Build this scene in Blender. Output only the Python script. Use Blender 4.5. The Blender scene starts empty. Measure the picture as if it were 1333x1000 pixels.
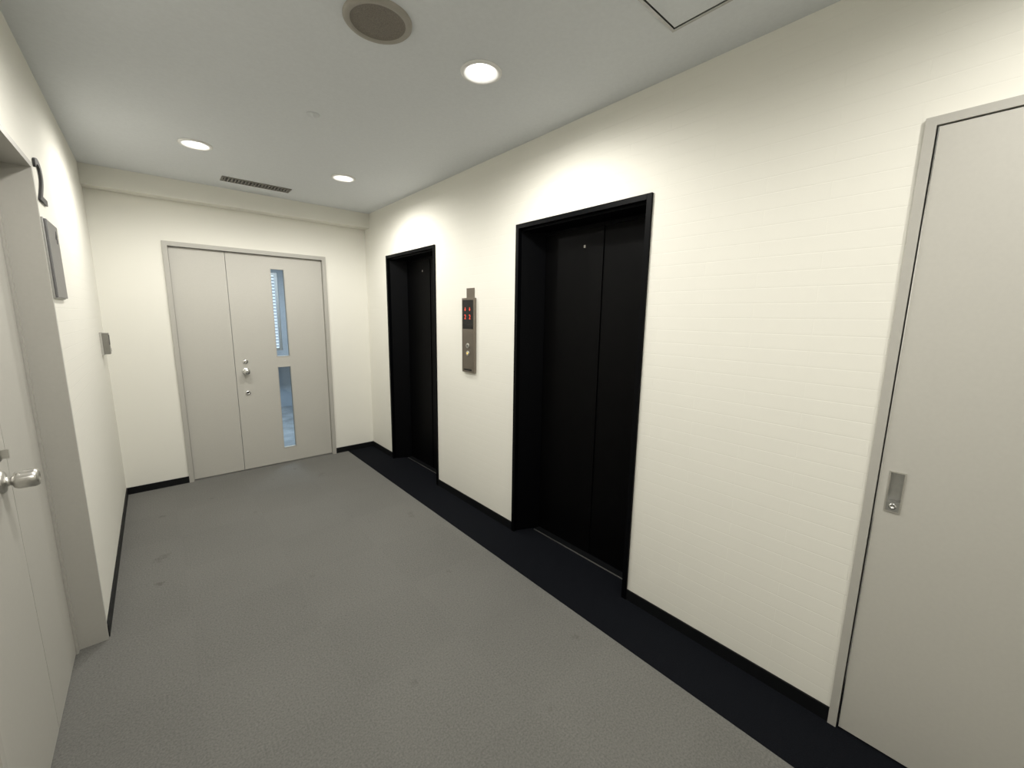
import bpy, bmesh, math
from mathutils import Vector, Matrix

# ------------------------------------------------------------------ dims
H=1.55; W=1.855; L=-0.31; D=4.63; CZ=2.622; YB=-1.8
col=bpy.context.scene.collection
bpy.context.scene.view_settings.view_transform='Standard'

# ------------------------------------------------------------------ materials
def base(name, color, rough=0.6, metal=0.0, spec=0.5):
    m=bpy.data.materials.new(name); m.use_nodes=True
    b=m.node_tree.nodes['Principled BSDF']
    b.inputs['Base Color'].default_value=(*color,1)
    b.inputs['Roughness'].default_value=rough
    b.inputs['Metallic'].default_value=metal
    b.inputs['Specular IOR Level'].default_value=spec
    return m,b,m.node_tree
def noisy(name,color,rough=0.6,metal=0,spec=0.5,scale=30,amt=0.06,bump=0.05,stretch=(1,1,1),dist=0.002):
    m,b,t=base(name,color,rough,metal,spec)
    tc=t.nodes.new('ShaderNodeTexCoord'); mp=t.nodes.new('ShaderNodeMapping')
    mp.inputs['Scale'].default_value=stretch
    n=t.nodes.new('ShaderNodeTexNoise'); n.inputs['Scale'].default_value=scale; n.inputs['Detail'].default_value=6
    t.links.new(tc.outputs['Object'],mp.inputs[0]); t.links.new(mp.outputs[0],n.inputs['Vector'])
    r=t.nodes.new('ShaderNodeValToRGB')
    r.color_ramp.elements[0].position=0.3; r.color_ramp.elements[1].position=0.7
    r.color_ramp.elements[0].color=(*[max(0,c*(1-amt)) for c in color],1)
    r.color_ramp.elements[1].color=(*[min(1,c*(1+amt)) for c in color],1)
    t.links.new(n.outputs['Fac'],r.inputs[0]); t.links.new(r.outputs[0],b.inputs['Base Color'])
    if bump:
        bp=t.nodes.new('ShaderNodeBump'); bp.inputs['Strength'].default_value=bump; bp.inputs['Distance'].default_value=dist
        t.links.new(n.outputs['Fac'],bp.inputs['Height']); t.links.new(bp.outputs[0],b.inputs['Normal'])
    return m
def emis(name,color,s):
    m=bpy.data.materials.new(name); m.use_nodes=True; t=m.node_tree
    t.nodes.clear(); e=t.nodes.new('ShaderNodeEmission'); o=t.nodes.new('ShaderNodeOutputMaterial')
    e.inputs[0].default_value=(*color,1); e.inputs[1].default_value=s
    t.links.new(e.outputs[0],o.inputs[0]); return m

def wallpaper(name,color,swap,st=0.26):
    m,b,t=base(name,color,0.75,0,0.25)
    tc=t.nodes.new('ShaderNodeTexCoord'); sep=t.nodes.new('ShaderNodeSeparateXYZ'); cb=t.nodes.new('ShaderNodeCombineXYZ')
    t.links.new(tc.outputs['Object'],sep.inputs[0])
    t.links.new(sep.outputs['Y' if swap else 'X'],cb.inputs['X']); t.links.new(sep.outputs['Z'],cb.inputs['Y'])
    br=t.nodes.new('ShaderNodeTexBrick'); t.links.new(cb.outputs[0],br.inputs['Vector'])
    br.inputs['Scale'].default_value=1.0; br.inputs['Brick Width'].default_value=0.42; br.inputs['Row Height'].default_value=0.06
    br.inputs['Mortar Size'].default_value=0.0024; br.inputs['Mortar Smooth'].default_value=0.6
    br.inputs['Color1'].default_value=(1,1,1,1); br.inputs['Color2'].default_value=(.75,.75,.75,1); br.inputs['Mortar'].default_value=(0,0,0,1)
    n=t.nodes.new('ShaderNodeTexNoise'); n.inputs['Scale'].default_value=160; n.inputs['Detail'].default_value=4
    t.links.new(tc.outputs['Object'],n.inputs['Vector'])
    b1=t.nodes.new('ShaderNodeBump'); b1.inputs['Strength'].default_value=st; b1.inputs['Distance'].default_value=0.0018
    b2=t.nodes.new('ShaderNodeBump'); b2.inputs['Strength'].default_value=0.10; b2.inputs['Distance'].default_value=0.001
    t.links.new(br.outputs['Color'],b1.inputs['Height']); t.links.new(n.outputs['Fac'],b2.inputs['Height'])
    t.links.new(b1.outputs[0],b2.inputs['Normal']); t.links.new(b2.outputs[0],b.inputs['Normal'])
    n2=t.nodes.new('ShaderNodeTexNoise'); n2.inputs['Scale'].default_value=1.5
    t.links.new(tc.outputs['Object'],n2.inputs['Vector'])
    r=t.nodes.new('ShaderNodeValToRGB')
    r.color_ramp.elements[0].color=(*[c*0.97 for c in color],1); r.color_ramp.elements[1].color=(*color,1)
    t.links.new(n2.outputs['Fac'],r.inputs[0]); t.links.new(r.outputs[0],b.inputs['Base Color'])
    return m

def carpet():
    m,b,t=base('carpet_grey',(0.2,0.2,0.19),0.95,0,0.1)
    tc=t.nodes.new('ShaderNodeTexCoord')
    n=t.nodes.new('ShaderNodeTexNoise'); n.inputs['Scale'].default_value=130; n.inputs['Detail'].default_value=8; n.inputs['Roughness'].default_value=0.72
    t.links.new(tc.outputs['Object'],n.inputs['Vector'])
    r=t.nodes.new('ShaderNodeValToRGB')
    r.color_ramp.elements[0].position=0.3; r.color_ramp.elements[1].position=0.72
    r.color_ramp.elements[0].color=(0.125,0.1245,0.116,1); r.color_ramp.elements[1].color=(0.238,0.2365,0.222,1)
    t.links.new(n.outputs['Fac'],r.inputs[0])
    ch=t.nodes.new('ShaderNodeTexChecker'); ch.inputs['Scale'].default_value=2.0
    ch.inputs['Color1'].default_value=(1,1,1,1); ch.inputs['Color2'].default_value=(0.975,0.975,0.975,1)
    t.links.new(tc.outputs['Object'],ch.inputs['Vector'])
    mx=t.nodes.new('ShaderNodeMix'); mx.data_type='RGBA'; mx.blend_type='MULTIPLY'; mx.inputs[0].default_value=1
    t.links.new(r.outputs[0],mx.inputs[6]); t.links.new(ch.outputs[0],mx.inputs[7])
    s=t.nodes.new('ShaderNodeTexNoise'); s.inputs['Scale'].default_value=6; s.inputs['Detail'].default_value=3
    t.links.new(tc.outputs['Object'],s.inputs['Vector'])
    r2=t.nodes.new('ShaderNodeValToRGB'); r2.color_ramp.elements[0].position=0.23; r2.color_ramp.elements[1].position=0.32
    r2.color_ramp.elements[0].color=(0.76,0.75,0.73,1); r2.color_ramp.elements[1].color=(1,1,1,1)
    t.links.new(s.outputs['Fac'],r2.inputs[0])
    # broad soft wear
    wn=t.nodes.new('ShaderNodeTexNoise'); wn.inputs['Scale'].default_value=1.6; wn.inputs['Detail'].default_value=4
    t.links.new(tc.outputs['Object'],wn.inputs['Vector'])
    r3=t.nodes.new('ShaderNodeValToRGB'); r3.color_ramp.elements[0].position=0.35; r3.color_ramp.elements[1].position=0.65
    r3.color_ramp.elements[0].color=(0.94,0.94,0.94,1); r3.color_ramp.elements[1].color=(1,1,1,1)
    t.links.new(wn.outputs['Fac'],r3.inputs[0])
    m2=t.nodes.new('ShaderNodeMix'); m2.data_type='RGBA'; m2.blend_type='MULTIPLY'; m2.inputs[0].default_value=1
    t.links.new(mx.outputs[2],m2.inputs[6]); t.links.new(r2.outputs[0],m2.inputs[7])
    m3=t.nodes.new('ShaderNodeMix'); m3.data_type='RGBA'; m3.blend_type='MULTIPLY'; m3.inputs[0].default_value=1
    t.links.new(m2.outputs[2],m3.inputs[6]); t.links.new(r3.outputs[0],m3.inputs[7])
    t.links.new(m3.outputs[2],b.inputs['Base Color'])
    bp=t.nodes.new('ShaderNodeBump'); bp.inputs['Strength'].default_value=0.6; bp.inputs['Distance'].default_value=0.004
    t.links.new(n.outputs['Fac'],bp.inputs['Height']); t.links.new(bp.outputs[0],b.inputs['Normal'])
    return m

CREAM=(0.80,0.79,0.725)
M={}
M['wall_y']=wallpaper('wallpaper_cream_side',CREAM,True)
M['wall_x']=wallpaper('wallpaper_cream_end',CREAM,False,0.05)
M['ceil']=noisy('ceiling_paint',(0.70,0.725,0.745),0.85,0,0.2,60,0.02,0.05)
M['carpet']=carpet()
M['strip']=noisy('border_carpet_black',(0.0055,0.0064,0.0090),0.9,0,0.08,200,0.3,0.4)
M['bb']=noisy('vinyl_baseboard_black',(0.004,0.0045,0.0055),0.5,0,0.25,40,0.1,0)
M['doorp']=noisy('door_paint_grey',(0.485,0.475,0.435),0.45,0,0.4,80,0.015,0.02)
M['framep']=noisy('frame_paint_grey',(0.43,0.42,0.385),0.45,0,0.4,80,0.015,0.02)
M['white']=noisy('white_enamel',(0.8,0.8,0.78),0.4,0,0.5,40,0.02,0)
M['blk']=noisy('elevator_black_paint',(0.0010,0.0010,0.0012),0.45,0,0.08,20,0.1,0)
M['blkf']=noisy('elevator_frame_black',(0.0010,0.0012,0.0018),0.45,0,0.08,20,0.1,0)
M['steel']=noisy('brushed_steel',(0.62,0.61,0.58),0.3,1,0.5,60,0.08,0.05,(1,1,20))
M['alu']=noisy('satin_aluminium',(0.42,0.42,0.41),0.4,1,0.5,60,0.05,0)
M['bronze']=noisy('bronze_steel_plate',(0.25,0.22,0.19),0.38,1,0.5,60,0.08,0.03,(1,1,15))
M['chrome']=noisy('chrome_metal',(0.75,0.75,0.75),0.15,1,0.5,20,0.02,0)
M['dark']=noisy('dark_gap',(0.01,0.01,0.01),0.8,0,0.1,20,0.1,0)
M['disp']=noisy('display_black_acrylic',(0.004,0.004,0.005),0.12,0,0.5,20,0.05,0)
M['red']=emis('led_red',(1.0,0.12,0.07),1.4)
M['amber']=emis('button_amber',(1.0,0.7,0.15),1.4)
M['lamp']=emis('lamp_glow',(1.0,0.97,0.93),8)
M['refl']=noisy('lamp_reflector_white',(0.85,0.85,0.83),0.3,0,0.5,20,0.01,0)
M['spkrim']=noisy('speaker_rim_beige',(0.36,0.34,0.30),0.6,0,0.3,30,0.03,0)
M['spkmesh']=noisy('speaker_mesh_beige',(0.20,0.18,0.155),0.7,0,0.3,400,0.35,0.3)
M['sign']=noisy('sign_plate_grey',(0.20,0.20,0.205),0.35,0.6,0.5,40,0.05,0)
M['signd']=noisy('sign_dark_grey',(0.045,0.045,0.047),0.5,0,0.4,40,0.05,0)
M['ventm']=noisy('vent_grey',(0.20,0.19,0.17),0.5,0,0.4,40,0.05,0)
M['box']=noisy('switch_box_grey',(0.20,0.195,0.17),0.45,0,0.4,40,0.05,0)
M['offwall']=noisy('office_wall_blue_grey',(0.40,0.45,0.50),0.8,0,0.2,8,0.06,0)
M['offfloor']=noisy('office_carpet_blue_grey',(0.30,0.33,0.35),0.9,0,0.2,4,0.3,0)
M['offceil']=noisy('office_ceiling_beige',(0.5,0.47,0.42),0.8,0,0.2,8,0.03,0)
M['blind']=noisy('blind_slat_white',(0.6,0.66,0.72),0.5,0,0.3,20,0.02,0)
M['desk']=noisy('desk_wood',(0.25,0.2,0.14),0.4,0,0.4,10,0.2,0,(1,8,1))
M['sky']=emis('daylight_glass',(0.76,0.88,1.0),1.7)
g=bpy.data.materials.new('clear_glass'); g.use_nodes=True; t=g.node_tree; t.nodes.clear()
o=t.nodes.new('ShaderNodeOutputMaterial'); mxs=t.nodes.new('ShaderNodeMixShader'); tr=t.nodes.new('ShaderNodeBsdfTransparent'); gl=t.nodes.new('ShaderNodeBsdfGlossy')
tr.inputs[0].default_value=(0.88,0.93,0.96,1); gl.inputs[1].default_value=0.03; mxs.inputs[0].default_value=0.06
t.links.new(tr.outputs[0],mxs.inputs[1]); t.links.new(gl.outputs[0],mxs.inputs[2]); t.links.new(mxs.outputs[0],o.inputs[0])
M['glass']=g

# ------------------------------------------------------------------ mesh builder
class MB:
    def __init__(s): s.bm=bmesh.new(); s.mats=[]
    def mi(s,k):
        if k not in s.mats: s.mats.append(k)
        return s.mats.index(k)
    def box(s,x0,x1,y0,y1,z0,z1,k):
        vs=[s.bm.verts.new(p) for p in [(x0,y0,z0),(x1,y0,z0),(x1,y1,z0),(x0,y1,z0),(x0,y0,z1),(x1,y0,z1),(x1,y1,z1),(x0,y1,z1)]]
        for f in [(0,3,2,1),(4,5,6,7),(0,1,5,4),(1,2,6,5),(2,3,7,6),(3,0,4,7)]:
            fc=s.bm.faces.new([vs[i] for i in f]); fc.material_index=s.mi(k)
    def prism(s,pts,z0,z1,k):
        n=len(pts); a=[s.bm.verts.new((p[0],p[1],z0)) for p in pts]; b=[s.bm.verts.new((p[0],p[1],z1)) for p in pts]
        fs=[s.bm.faces.new(a[::-1]),s.bm.faces.new(b)]
        for i in range(n): fs.append(s.bm.faces.new([a[i],a[(i+1)%n],b[(i+1)%n],b[i]]))
        for f in fs: f.material_index=s.mi(k)
    def lathe(s,c,axis,prof,k,seg=40,cap=True):
        """prof: list of (radius, offset along axis)"""
        ax=Vector(axis).normalized(); u=ax.orthogonal().normalized(); v=ax.cross(u); c=Vector(c); rings=[]
        ks=k if isinstance(k,list) else [k]*(len(prof)-1)
        for r,h in prof:
            rings.append([s.bm.verts.new(c+ax*h+(u*math.cos(2*math.pi*i/seg)+v*math.sin(2*math.pi*i/seg))*max(r,1e-5)) for i in range(seg)])
        for j in range(len(prof)-1):
            for i in range(seg):
                f=s.bm.faces.new([rings[j][i],rings[j][(i+1)%seg],rings[j+1][(i+1)%seg],rings[j+1][i]])
                f.material_index=s.mi(ks[j]); f.smooth=True
    def obj(s,name,bevel=0,recalc=True):
        if recalc: bmesh.ops.recalc_face_normals(s.bm,faces=s.bm.faces)
        me=bpy.data.meshes.new(name); s.bm.to_mesh(me); s.bm.free()
        for k in s.mats: me.materials.append(M[k])
        o=bpy.data.objects.new(name,me); col.objects.link(o)
        if bevel:
            b=o.modifiers.new('bevel','BEVEL'); b.width=bevel; b.segments=2; b.limit_method='ANGLE'; b.angle_limit=math.radians(50)
        return o

def wall(name,axis,p0,p1,a0,a1,z0,z1,openings,k):
    m=MB()
    def put(u0,u1,w0,w1):
        if u1-u0<1e-6 or w1-w0<1e-6: return
        if axis=='x': m.box(p0,p1,u0,u1,w0,w1,k)
        else: m.box(u0,u1,p0,p1,w0,w1,k)
    cur=a0
    for (u0,u1,w0,w1) in sorted(openings):
        put(cur,u0,z0,z1); put(u0,u1,z0,w0); put(u0,u1,w1,z1); cur=u1
    put(cur,a1,z0,z1)
    return m.obj(name)

def text(name,body,size,loc,cols,mat,ext=0.0015,parent=None,sx=1,offset=0):
    c=bpy.data.curves.new(name,'FONT'); c.body=body; c.size=size; c.extrude=ext; c.align_x='CENTER'; c.align_y='CENTER'; c.offset=offset
    o=bpy.data.objects.new(name,c); col.objects.link(o); c.materials.append(M[mat])
    R=Matrix((cols[0],cols[1],cols[2])).transposed().to_4x4()
    o.matrix_world=Matrix.Translation(loc)@R@Matrix.Diagonal((sx,1,1,1))
    bpy.context.view_layer.update()
    me=bpy.data.meshes.new_from_object(o.evaluated_get(bpy.context.evaluated_depsgraph_get()))
    mw=o.matrix_world.copy(); bpy.data.objects.remove(o)
    n=bpy.data.objects.new(name,me); col.objects.link(n); me.transform(mw)
    if parent: n.parent=parent
    return n
LEFTW=((0,1,0),(0,0,1),(1,0,0)); RIGHTW=((0,-1,0),(0,0,1),(-1,0,0)); FARW=((1,0,0),(0,0,1),(0,-1,0))

# ------------------------------------------------------------------ shell
E=[(1.117,2.093),(3.13,4.09)]; ET=2.145
DR=(-0.75,0.20,2.168)     # right door opening
DF=(0.112,1.42,2.142)     # far door
DL=(1.15,2.575,2.13)      # left door
wall('wall_right','x',W,W+0.22,YB,D,0,CZ,[(E[0][0],E[0][1],0,ET),(E[1][0],E[1][1],0,ET),(DR[0],DR[1],0,DR[2])],'wall_y')
wall('wall_left','x',L-0.16,L,YB,D,0,CZ,[(DL[0],DL[1],0,DL[2])],'wall_y')
wall('wall_far','y',D,D+0.12,-1.2,3.2,0,CZ,[(DF[0],DF[1],0,DF[2])],'wall_x')
wall('wall_back','y',YB-0.12,YB,L-0.16,W+0.22,0,CZ,[],'wall_x')
m=MB(); m.box(L-0.16,1.55,YB,D+0.12,-0.05,0,'carpet'); m.obj('floor')
m=MB(); m.box(1.55,W+0.22,YB,D+0.12,-0.05,0,'strip'); m.obj('floor_border')

LAMPS=[(1.204,1.615,41),(0.314,1.615,45),(0.314,3.50,48),(1.248,3.495,46),(0.314,-0.35,40),(1.22,-0.35,30)]
VX0,VX1,VY0,VY1=0.52,1.02,4.115,4.25
m=MB(); m.box(L-0.16,W+0.22,YB-0.12,D,CZ,CZ+0.14,'ceil'); ceil=m.obj('ceiling')
c=MB()
for (x,y,_) in LAMPS: c.lathe((x,y,CZ-0.02),(0,0,1),[(0,0),(0.072,0),(0.072,0.12),(0,0.12)],'ceil',48)
c.box(VX0+0.012,VX1-0.012,VY0+0.012,VY1-0.012,CZ-0.02,CZ+0.08,'ceil')
bmesh.ops.remove_doubles(c.bm,verts=c.bm.verts,dist=1e-4)
cut=c.obj('cutter')
bo=ceil.modifiers.new('b','BOOLEAN'); bo.operation='DIFFERENCE'; bo.object=cut; bo.solver='EXACT'
bpy.context.view_layer.update()
me=bpy.data.meshes.new_from_object(ceil.evaluated_get(bpy.context.evaluated_depsgraph_get()))
ceil.modifiers.clear(); ceil.data=me; bpy.data.objects.remove(cut)
for p in ceil.data.polygons: p.use_smooth=False

m=MB(); m.box(L,W,4.50,D,2.475,CZ,'wall_x'); m.obj('soffit_beam')

m=MB(); bt=0.008; bh=0.06
for a,b in [(YB,DR[0]),(DR[1],E[0][0]),(E[0][1],E[1][0]),(E[1][1],D)]: m.box(W-bt,W,a,b,0,bh,'bb')
m.obj('baseboard_right')
m=MB(); m.box(L,DF[0],D-bt,D,0,bh,'bb'); m.box(DF[1],W-bt,D-bt,D,0,bh,'bb'); m.obj('baseboard_far')
m=MB(); m.box(L,L+bt,DL[1],D-bt,0,bh,'bb'); m.box(L,L+bt,YB,DL[0],0,bh,'bb'); m.obj('baseboard_left')

# ------------------------------------------------------------------ elevators
for i,(a,b) in enumerate(E):
    m=MB(); fw=0.028; xo=W-0.012; xd=W+0.175
    m.box(xo,W+0.02,a,a+fw,0,ET,'blkf'); m.box(xo,W+0.02,b-fw,b,0,ET,'blkf'); m.box(xo,W+0.02,a+fw,b-fw,ET-fw,ET,'blkf')
    m.prism([(W+0.02,a),(W+0.02,a+fw),(xd,a+0.075),(xd,a)],0,ET,'blkf')
    m.prism([(W+0.02,b-fw),(W+0.02,b),(xd,b),(xd,b-0.10)],0,ET,'blkf')
    m.box(W+0.02,xd,a+fw,b-fw,ET-0.04,ET,'blkf')
    s=a+0.41
    m.box(xd+0.004,xd+0.026,s+0.001,b,0.008,ET,'blk')
    m.box(xd+0.010,xd+0.032,a,s-0.001,0.008,ET,'blk')
    m.box(xd-0.0015,xd+0.03,a,b,ET-0.06,ET-0.04,'blkf')
    m.box(xd-0.045,xd+0.004,a+0.075,b-0.1,0.0,0.006,'bb')
    m.box(xd-0.052,xd-0.047,a+0.07,b-0.10,0.0,0.007,'alu')
    m.box(xd+0.0025,xd+0.0045,a+0.545,a+0.558,1.975,1.992,'spkrim')
    m.obj('elevator_door',0.0015)

# ------------------------------------------------------------------ right door (door_3)
a,b,zt=DR; m=MB(); fw=0.026
m.box(W-0.012,W+0.10,b-fw,b,0,zt,'framep'); m.box(W-0.012,W+0.10,a,a+fw,0,zt,'framep'); m.box(W-0.012,W+0.10,a+fw,b-fw,zt-fw,zt,'framep')
m.box(W+0.045,W+0.055,a+fw,b-fw,0,zt-fw,'dark')
ya,yb=a+fw+0.004,b-fw-0.007
hx0,hx1,hz0,hz1=0.104,0.146,0.908,1.052
x0,x1=W-0.006,W+0.036
m.box(x0,x1,ya,hx0,0.008,zt-fw-0.004,'doorp'); m.box(x0,x1,hx1,yb,0.008,zt-fw-0.004,'doorp')
m.box(x0,x1,hx0,hx1,0.008,hz0,'doorp'); m.box(x0,x1,hx0,hx1,hz1,zt-fw-0.004,'doorp')
m.box(x0-0.0015,x0+0.03,yb,yb+0.003,0.008,zt-fw-0.004,'chrome')
m.box(x0+0.022,x1,hx0,hx1,hz0,hz1,'alu')
e=0.004
m.box(x0-0.003,x0+0.022,hx0,hx0+e,hz0,hz1,'steel'); m.box(x0-0.003,x0+0.022,hx1-e,hx1,hz0,hz1,'steel')
m.box(x0-0.003,x0+0.022,hx0+e,hx1-e,hz1-e,hz1,'steel'); m.box(x0-0.003,x0+0.022,hx0+e,hx1-e,hz0,hz0+e,'steel')
m.box(x0-0.002,x0+0.022,hx0+e,hx1-e,hz0+e,hz0+0.04,'alu')
m.lathe((x0-0.002,(hx0+hx1)/2,hz0+0.022),(-1,0,0),[(0.010,0),(0.010,0.003),(0.004,0.003),(0.004,0.0015),(0,0.0015)],'chrome',24)
m.obj('door_3')

# ------------------------------------------------------------------ far door (door_1)
a,b,zt=DF; m=MB(); fw=0.036; y0=D-0.014
m.box(a,a+fw,y0,D+0.12,0,zt,'framep'); m.box(b-fw,b,y0,D+0.12,0,zt,'framep'); m.box(a+fw,b-fw,y0,D+0.12,zt-fw,zt,'framep')
m.box(a+fw,a+fw+0.012,D+0.075,D+0.12,0,zt-fw,'framep'); m.box(b-fw-0.012,b-fw,D+0.075,D+0.12,0,zt-fw,'framep')
m.box(a+fw,b-fw,D+0.02,D+0.07,0,0.006,'alu')
ly0,ly1=D+0.022,D+0.062; zb=0.010; zz=zt-fw-0.003
sp=0.549
m.box(a+fw+0.003,sp-0.002,ly0,ly1,zb,zz,'doorp')
sx0,sx1=0.905,1.030; s=[(0.16,1.02),(1.12,1.985)]
m.box(sp+0.002,sx0,ly0,ly1,zb,zz,'doorp'); m.box(sx1,b-fw-0.003,ly0,ly1,zb,zz,'doorp')
m.box(sx0,sx1,ly0,ly1,zb,s[0][0],'doorp'); m.box(sx0,sx1,ly0,ly1,s[0][1],s[1][0],'doorp'); m.box(sx0,sx1,ly0,ly1,s[1][1],zz,'doorp')
for q0,q1 in s:
    w=0.006
    m.box(sx0,sx0+w,ly0-0.003,ly1,q0,q1,'framep'); m.box(sx1-w,sx1,ly0-0.003,ly1,q0,q1,'framep')
    m.box(sx0+w,sx1-w,ly0-0.003,ly1,q0,q0+w,'framep'); m.box(sx0+w,sx1-w,ly0-0.003,ly1,q1-w,q1,'framep')
    m.box(sx0+w,sx1-w,D+0.040,D+0.044,q0+w,q1-w,'glass')
kx=0.634
m.lathe((kx,ly0,0.993),(0,-1,0),[(0.036,0),(0.036,0.004),(0.03,0.010),(0.014,0.012),(0.012,0.03),(0.024,0.036),(0.029,0.048),(0.029,0.060),(0.024,0.069),(0.010,0.072),(0,0.071)],'chrome',32)
m.lathe((kx,ly0,1.088),(0,-1,0),[(0.024,0),(0.024,0.006),(0.019,0.010),(0,0.011)],'chrome',28)
m.box(kx-0.004,kx+0.004,ly0-0.025,ly0-0.010,1.074,1.102,'chrome')
m.lathe((kx,ly0,0.782),(0,-1,0),[(0.022,0),(0.022,0.008),(0.017,0.012),(0.008,0.012),(0.008,0.008),(0,0.008)],'chrome',28)
m.box(kx-0.002,kx+0.002,ly0-0.010,ly0-0.007,0.776,0.788,'dark')
m.obj('door_1')

# ------------------------------------------------------------------ left door (door_2)
a,b,zt=DL; m=MB()
m.box(L-0.16,L+0.004,b-0.022,b,0,zt,'framep')
m.box(L-0.16,L+0.004,a,a+0.022,0,zt,'framep')
m.box(L-0.16,L+0.004,a+0.022,b-0.022,zt-0.022,zt,'framep')
m.box(L-0.16,L-0.092,b-0.05,b-0.022,0,zt-0.022,'framep')
m.box(L-0.16,L-0.092,a+0.022,a+0.05,0,zt-0.022,'framep')
m.box(L-0.16,L-0.092,a+0.05,b-0.05,zt-0.05,zt-0.022,'framep')
sm=2.07
m.box(L-0.14,L-0.100,a+0.053,sm-0.002,0.008,zt-0.053,'doorp')
m.box(L-0.14,L-0.100,sm+0.002,b-0.054,0.008,zt-0.053,'doorp')
m.box(L-0.155,L-0.142,a+0.05,b-0.05,0,zt-0.05,'dark')
dx=L-0.100; ky=1.968
m.lathe((dx,ky,1.012),(1,0,0),[(0.036,0),(0.036,0.004),(0.030,0.009),(0.015,0.011),(0.014,0.022),(0.025,0.028),(0.029,0.038),(0.029,0.070),(0.025,0.080),(0.010,0.081),(0.009,0.077),(0,0.077)],'steel',40)
m.lathe((dx,ky,1.102),(1,0,0),[(0.024,0),(0.024,0.006),(0.019,0.010),(0,0.010)],'steel',28)
m.box(dx+0.010,dx+0.026,ky-0.004,ky+0.004,1.088,1.116,'steel')
m.obj('door_2')

# ------------------------------------------------------------------ elevator call panel
m=MB(); x1=W
m.box(W-0.006,W,2.565,2.665,1.66,1.765,'bronze')
m.box(W-0.022,W,2.545,2.705,1.115,1.69,'bronze')
m.box(W-0.024,W-0.021,2.556,2.694,1.455,1.675,'disp')
m.box(W-0.023,W-0.021,2.556,2.694,1.150,1.440,'bronze')
m.box(W-0.0245,W-0.022,2.575,2.675,1.130,1.142,'disp')
for z in (1.265,1.325):
    m.lathe((W-0.023,2.625,z),(-1,0,0),[(0.020,0),(0.020,0.004),(0.015,0.005),(0,0.005)],'steel',28)
cp=m.obj('elevator_call_panel',0.0015)
text('led_digit','2',0.050,(W-0.0245,2.657,1.545),RIGHTW,'red',0.0005,cp,0.9)
text('led_digit_b','2',0.050,(W-0.0245,2.597,1.545),RIGHTW,'red',0.0005,cp,0.9)
m=MB(); bm=m.bm
for yy in (2.657,2.597):
    v=[bm.verts.new((W-0.0248,yy-0.010,1.605)),bm.verts.new((W-0.0248,yy+0.010,1.605)),bm.verts.new((W-0.0248,yy,1.590))]
    f=bm.faces.new(v); f.material_index=m.mi('red')
    m.box(W-0.0249,W-0.0245,yy-0.003,yy+0.003,1.605,1.620,'red')
o=m.obj('led_arrows'); o.parent=cp
m=MB(); bm=m.bm; v=[bm.verts.new((W-0.0285,2.625-0.011,1.272)),bm.verts.new((W-0.0285,2.625+0.011,1.272)),bm.verts.new((W-0.0285,2.625,1.254))]
f=bm.faces.new(v); f.material_index=m.mi('amber')
v=[bm.verts.new((W-0.0285,2.625-0.011,1.319)),bm.verts.new((W-0.0285,2.625+0.011,1.319)),bm.verts.new((W-0.0285,2.625,1.337))]
f=bm.faces.new(v); f.material_index=m.mi('signd')
o=m.obj('button_arrows'); o.parent=cp

# ------------------------------------------------------------------ left wall fittings
fn=text('floor_number_sign','2',0.25,(L+0.005,2.70,2.075),LEFTW,'signd',0.004,None,1.45)
m=MB(); m.box(L,L+0.008,2.60,2.87,1.60,1.93,'alu'); m.box(L+0.008,L+0.016,2.605,2.865,1.605,1.925,'sign')
wp=m.obj('wall_sign_plate',0.002)
text('sign_mark','4',0.08,(L+0.0165,2.80,1.87),LEFTW,'signd',0.0008,wp)
m=MB(); m.box(L,L+0.012,4.26,4.36,1.225,1.395,'framep'); m.box(L+0.012,L+0.046,4.267,4.353,1.232,1.388,'box')
m.box(L+0.046,L+0.048,4.277,4.343,1.30,1.375,'signd'); m.box(L+0.046,L+0.052,4.30,4.32,1.25,1.275,'framep')
m.obj('wall_switch_box',0.003)

# ------------------------------------------------------------------ ceiling fittings
for (x,y,pw) in LAMPS:
    m=MB()
    m.lathe((x,y,CZ),(0,0,-1),[(0.071,-0.002),(0.092,0.0),(0.092,0.003),(0.086,0.007),(0.074,0.007),(0.068,0.0),(0.060,-0.035),(0.046,-0.070),(0.046,-0.0705),(0.0,-0.0705)],
            ['white']*5+['refl']*3+['lamp'],48)
    m.lathe((x,y,CZ),(0,0,-1),[(0.0,-0.030),(0.018,-0.031),(0.028,-0.040),(0.030,-0.055),(0.022,-0.0695)],'lamp',32)
    m.obj('recessed_downlight')
    l=bpy.data.lights.new('downlight_lamp','SPOT'); l.energy=pw; l.color=(1.0,0.965,0.90); l.spot_size=math.radians(178); l.spot_blend=0.6; l.shadow_soft_size=0.055
    lo=bpy.data.objects.new('downlight_lamp',l); lo.location=(x,y,CZ-0.032); col.objects.link(lo)

m=MB(); m.lathe((0.73,1.614,CZ),(0,0,-1),[(0.122,0),(0.122,0.006),(0.116,0.012),(0.100,0.013),(0.098,0.009),(0.06,0.012),(0,0.014)],['spkrim']*4+['spkmesh']*2,64)
m.obj('ceiling_speaker')
m=MB(); m.lathe((0.762,2.547,CZ),(0,0,-1),[(0.034,0),(0.034,0.003),(0.020,0.005),(0.012,0.014),(0,0.015)],'ceil',36); m.obj('ceiling_sprinkler')

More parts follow.
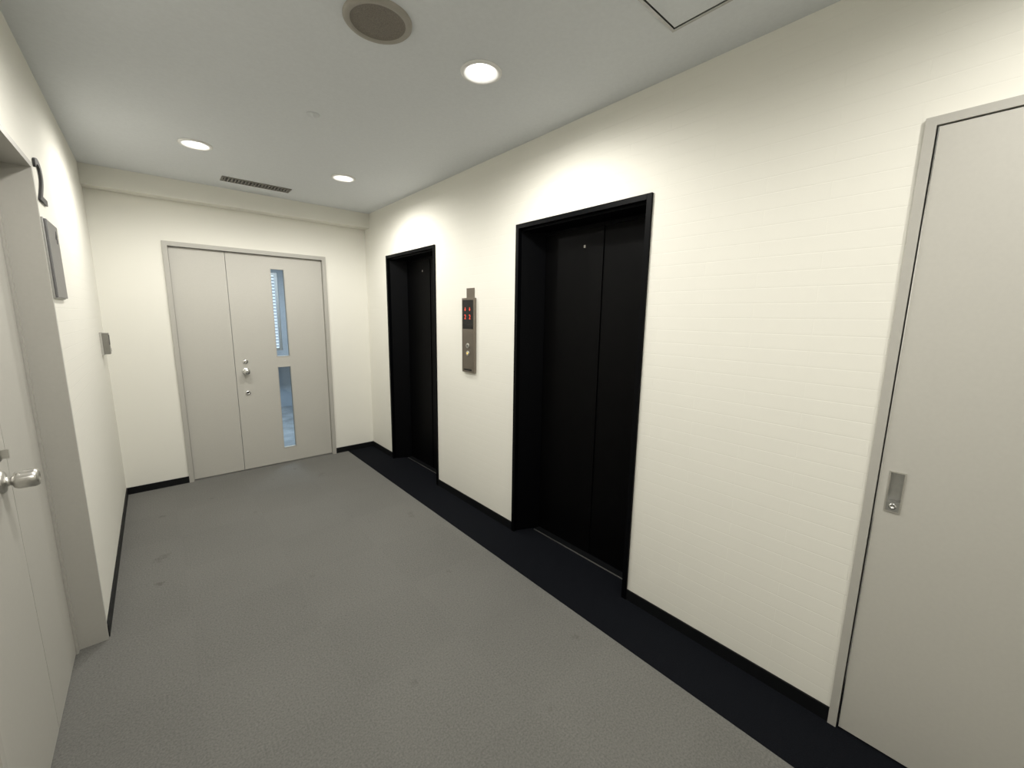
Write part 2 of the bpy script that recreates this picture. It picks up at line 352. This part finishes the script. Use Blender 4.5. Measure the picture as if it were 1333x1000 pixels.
m=MB(); e=0.012
m.box(VX0,VX1,VY0,VY0+e,CZ-0.006,CZ,'ventm'); m.box(VX0,VX1,VY1-e,VY1,CZ-0.006,CZ,'ventm')
m.box(VX0,VX0+e,VY0+e,VY1-e,CZ-0.006,CZ,'ventm'); m.box(VX1-e,VX1,VY0+e,VY1-e,CZ-0.006,CZ,'ventm')
n=20
for i in range(n):
    x=VX0+e+(VX1-VX0-2*e)*(i+0.5)/n; m.box(x-0.005,x+0.005,VY0+e,VY1-e,CZ-0.005,CZ+0.012,'ventm')
m.box(VX0+e,VX1-e,VY0+e,VY1-e,CZ+0.04,CZ+0.045,'dark')
m.obj('ceiling_air_vent')

hx0,hx1,hy0,hy1=1.122,1.577,0.46,0.915; e=0.012; m=MB()
m.box(hx0,hx1,hy1-e,hy1,CZ-0.007,CZ,'alu'); m.box(hx0,hx1,hy0,hy0+e,CZ-0.007,CZ,'alu')
m.box(hx0,hx0+e,hy0+e,hy1-e,CZ-0.007,CZ,'alu'); m.box(hx1-e,hx1,hy0+e,hy1-e,CZ-0.007,CZ,'alu')
m.box(hx0+e+0.004,hx1-e-0.004,hy0+e+0.004,hy1-e-0.004,CZ-0.004,CZ,'ceil'); m.box(hx0+e,hx1-e,hy0+e,hy1-e,CZ-0.001,CZ,'dark')
m.obj('ceiling_access_hatch')

# ------------------------------------------------------------------ room beyond the glazed door
OY0,OY1=D+0.12,7.6
m=MB(); m.box(-1.2,3.2,OY0,OY1,-0.05,0,'offfloor'); m.obj('floor_office')
m=MB(); m.box(-1.2,3.2,OY0,OY1,2.45,2.55,'offceil'); m.obj('ceiling_office')
wx0,wx1,wz0,wz1=0.1,1.58,0.95,2.2
wall('wall_office_far','y',OY1,OY1+0.12,-1.2,3.2,0,2.55,[(wx0,wx1,wz0,wz1)],'offwall')
m=MB(); m.box(-1.32,-1.2,OY0,OY1,0,2.55,'offwall'); m.obj('wall_office_left')
m=MB(); m.box(3.2,3.32,OY0,OY1,0,2.55,'offwall'); m.obj('wall_office_right')
m=MB()
m.box(wx0,wx0+.04,OY1+.02,OY1+.08,wz0,wz1,'alu'); m.box(wx1-.04,wx1,OY1+.02,OY1+.08,wz0,wz1,'alu')
m.box(wx0+.04,wx1-.04,OY1+.02,OY1+.08,wz0,wz0+.04,'alu'); m.box(wx0+.04,wx1-.04,OY1+.02,OY1+.08,wz1-.04,wz1,'alu')
m.box(wx0+.04,wx1-.04,OY1+.075,OY1+.08,wz0+.04,wz1-.04,'sky'); m.obj('window_1')
m=MB(); z=wz0+0.06
while z<wz1-0.05:
    m.box(wx0+.05,wx1-.05,OY1+.015,OY1+.018,z,z+0.030,'blind'); z+=0.05
m.obj('window_blind')
m=MB(); m.box(0.6,2.4,7.22,7.58,0.76,0.79,'desk')
for x in (0.62,2.35):
    for y in (7.24,7.53): m.box(x,x+0.03,y,y+0.03,0,0.76,'signd')
m.obj('office_desk',0.002)
l=bpy.data.lights.new('office_light','AREA'); l.energy=62; l.color=(0.84,0.92,1.0); l.shape='RECTANGLE'; l.size=1.2; l.size_y=0.6
lo=bpy.data.objects.new('office_light',l); lo.location=(1.4,5.9,2.43); col.objects.link(lo)

# ------------------------------------------------------------------ world
w=bpy.data.worlds.new('world'); bpy.context.scene.world=w; w.use_nodes=True
w.node_tree.nodes['Background'].inputs[0].default_value=(0.6,0.7,0.8,1); w.node_tree.nodes['Background'].inputs[1].default_value=0.2

# ------------------------------------------------------------------ camera
ex=Vector((0.7517,0.0960,-0.6525)); ey=Vector((-0.6565,0.1317,-0.7427)).normalized()
ez=ex.cross(ey).normalized(); ex=ey.cross(ez)
R=Matrix((ex,ey,ez)).to_4x4()
cam=bpy.data.cameras.new('camera'); cam.sensor_fit='HORIZONTAL'; cam.sensor_width=36; cam.lens=36*530/1333; cam.clip_start=0.02
co=bpy.data.objects.new('camera',cam); col.objects.link(co); co.matrix_world=Matrix.Translation((0,0,H))@R
bpy.context.scene.camera=co
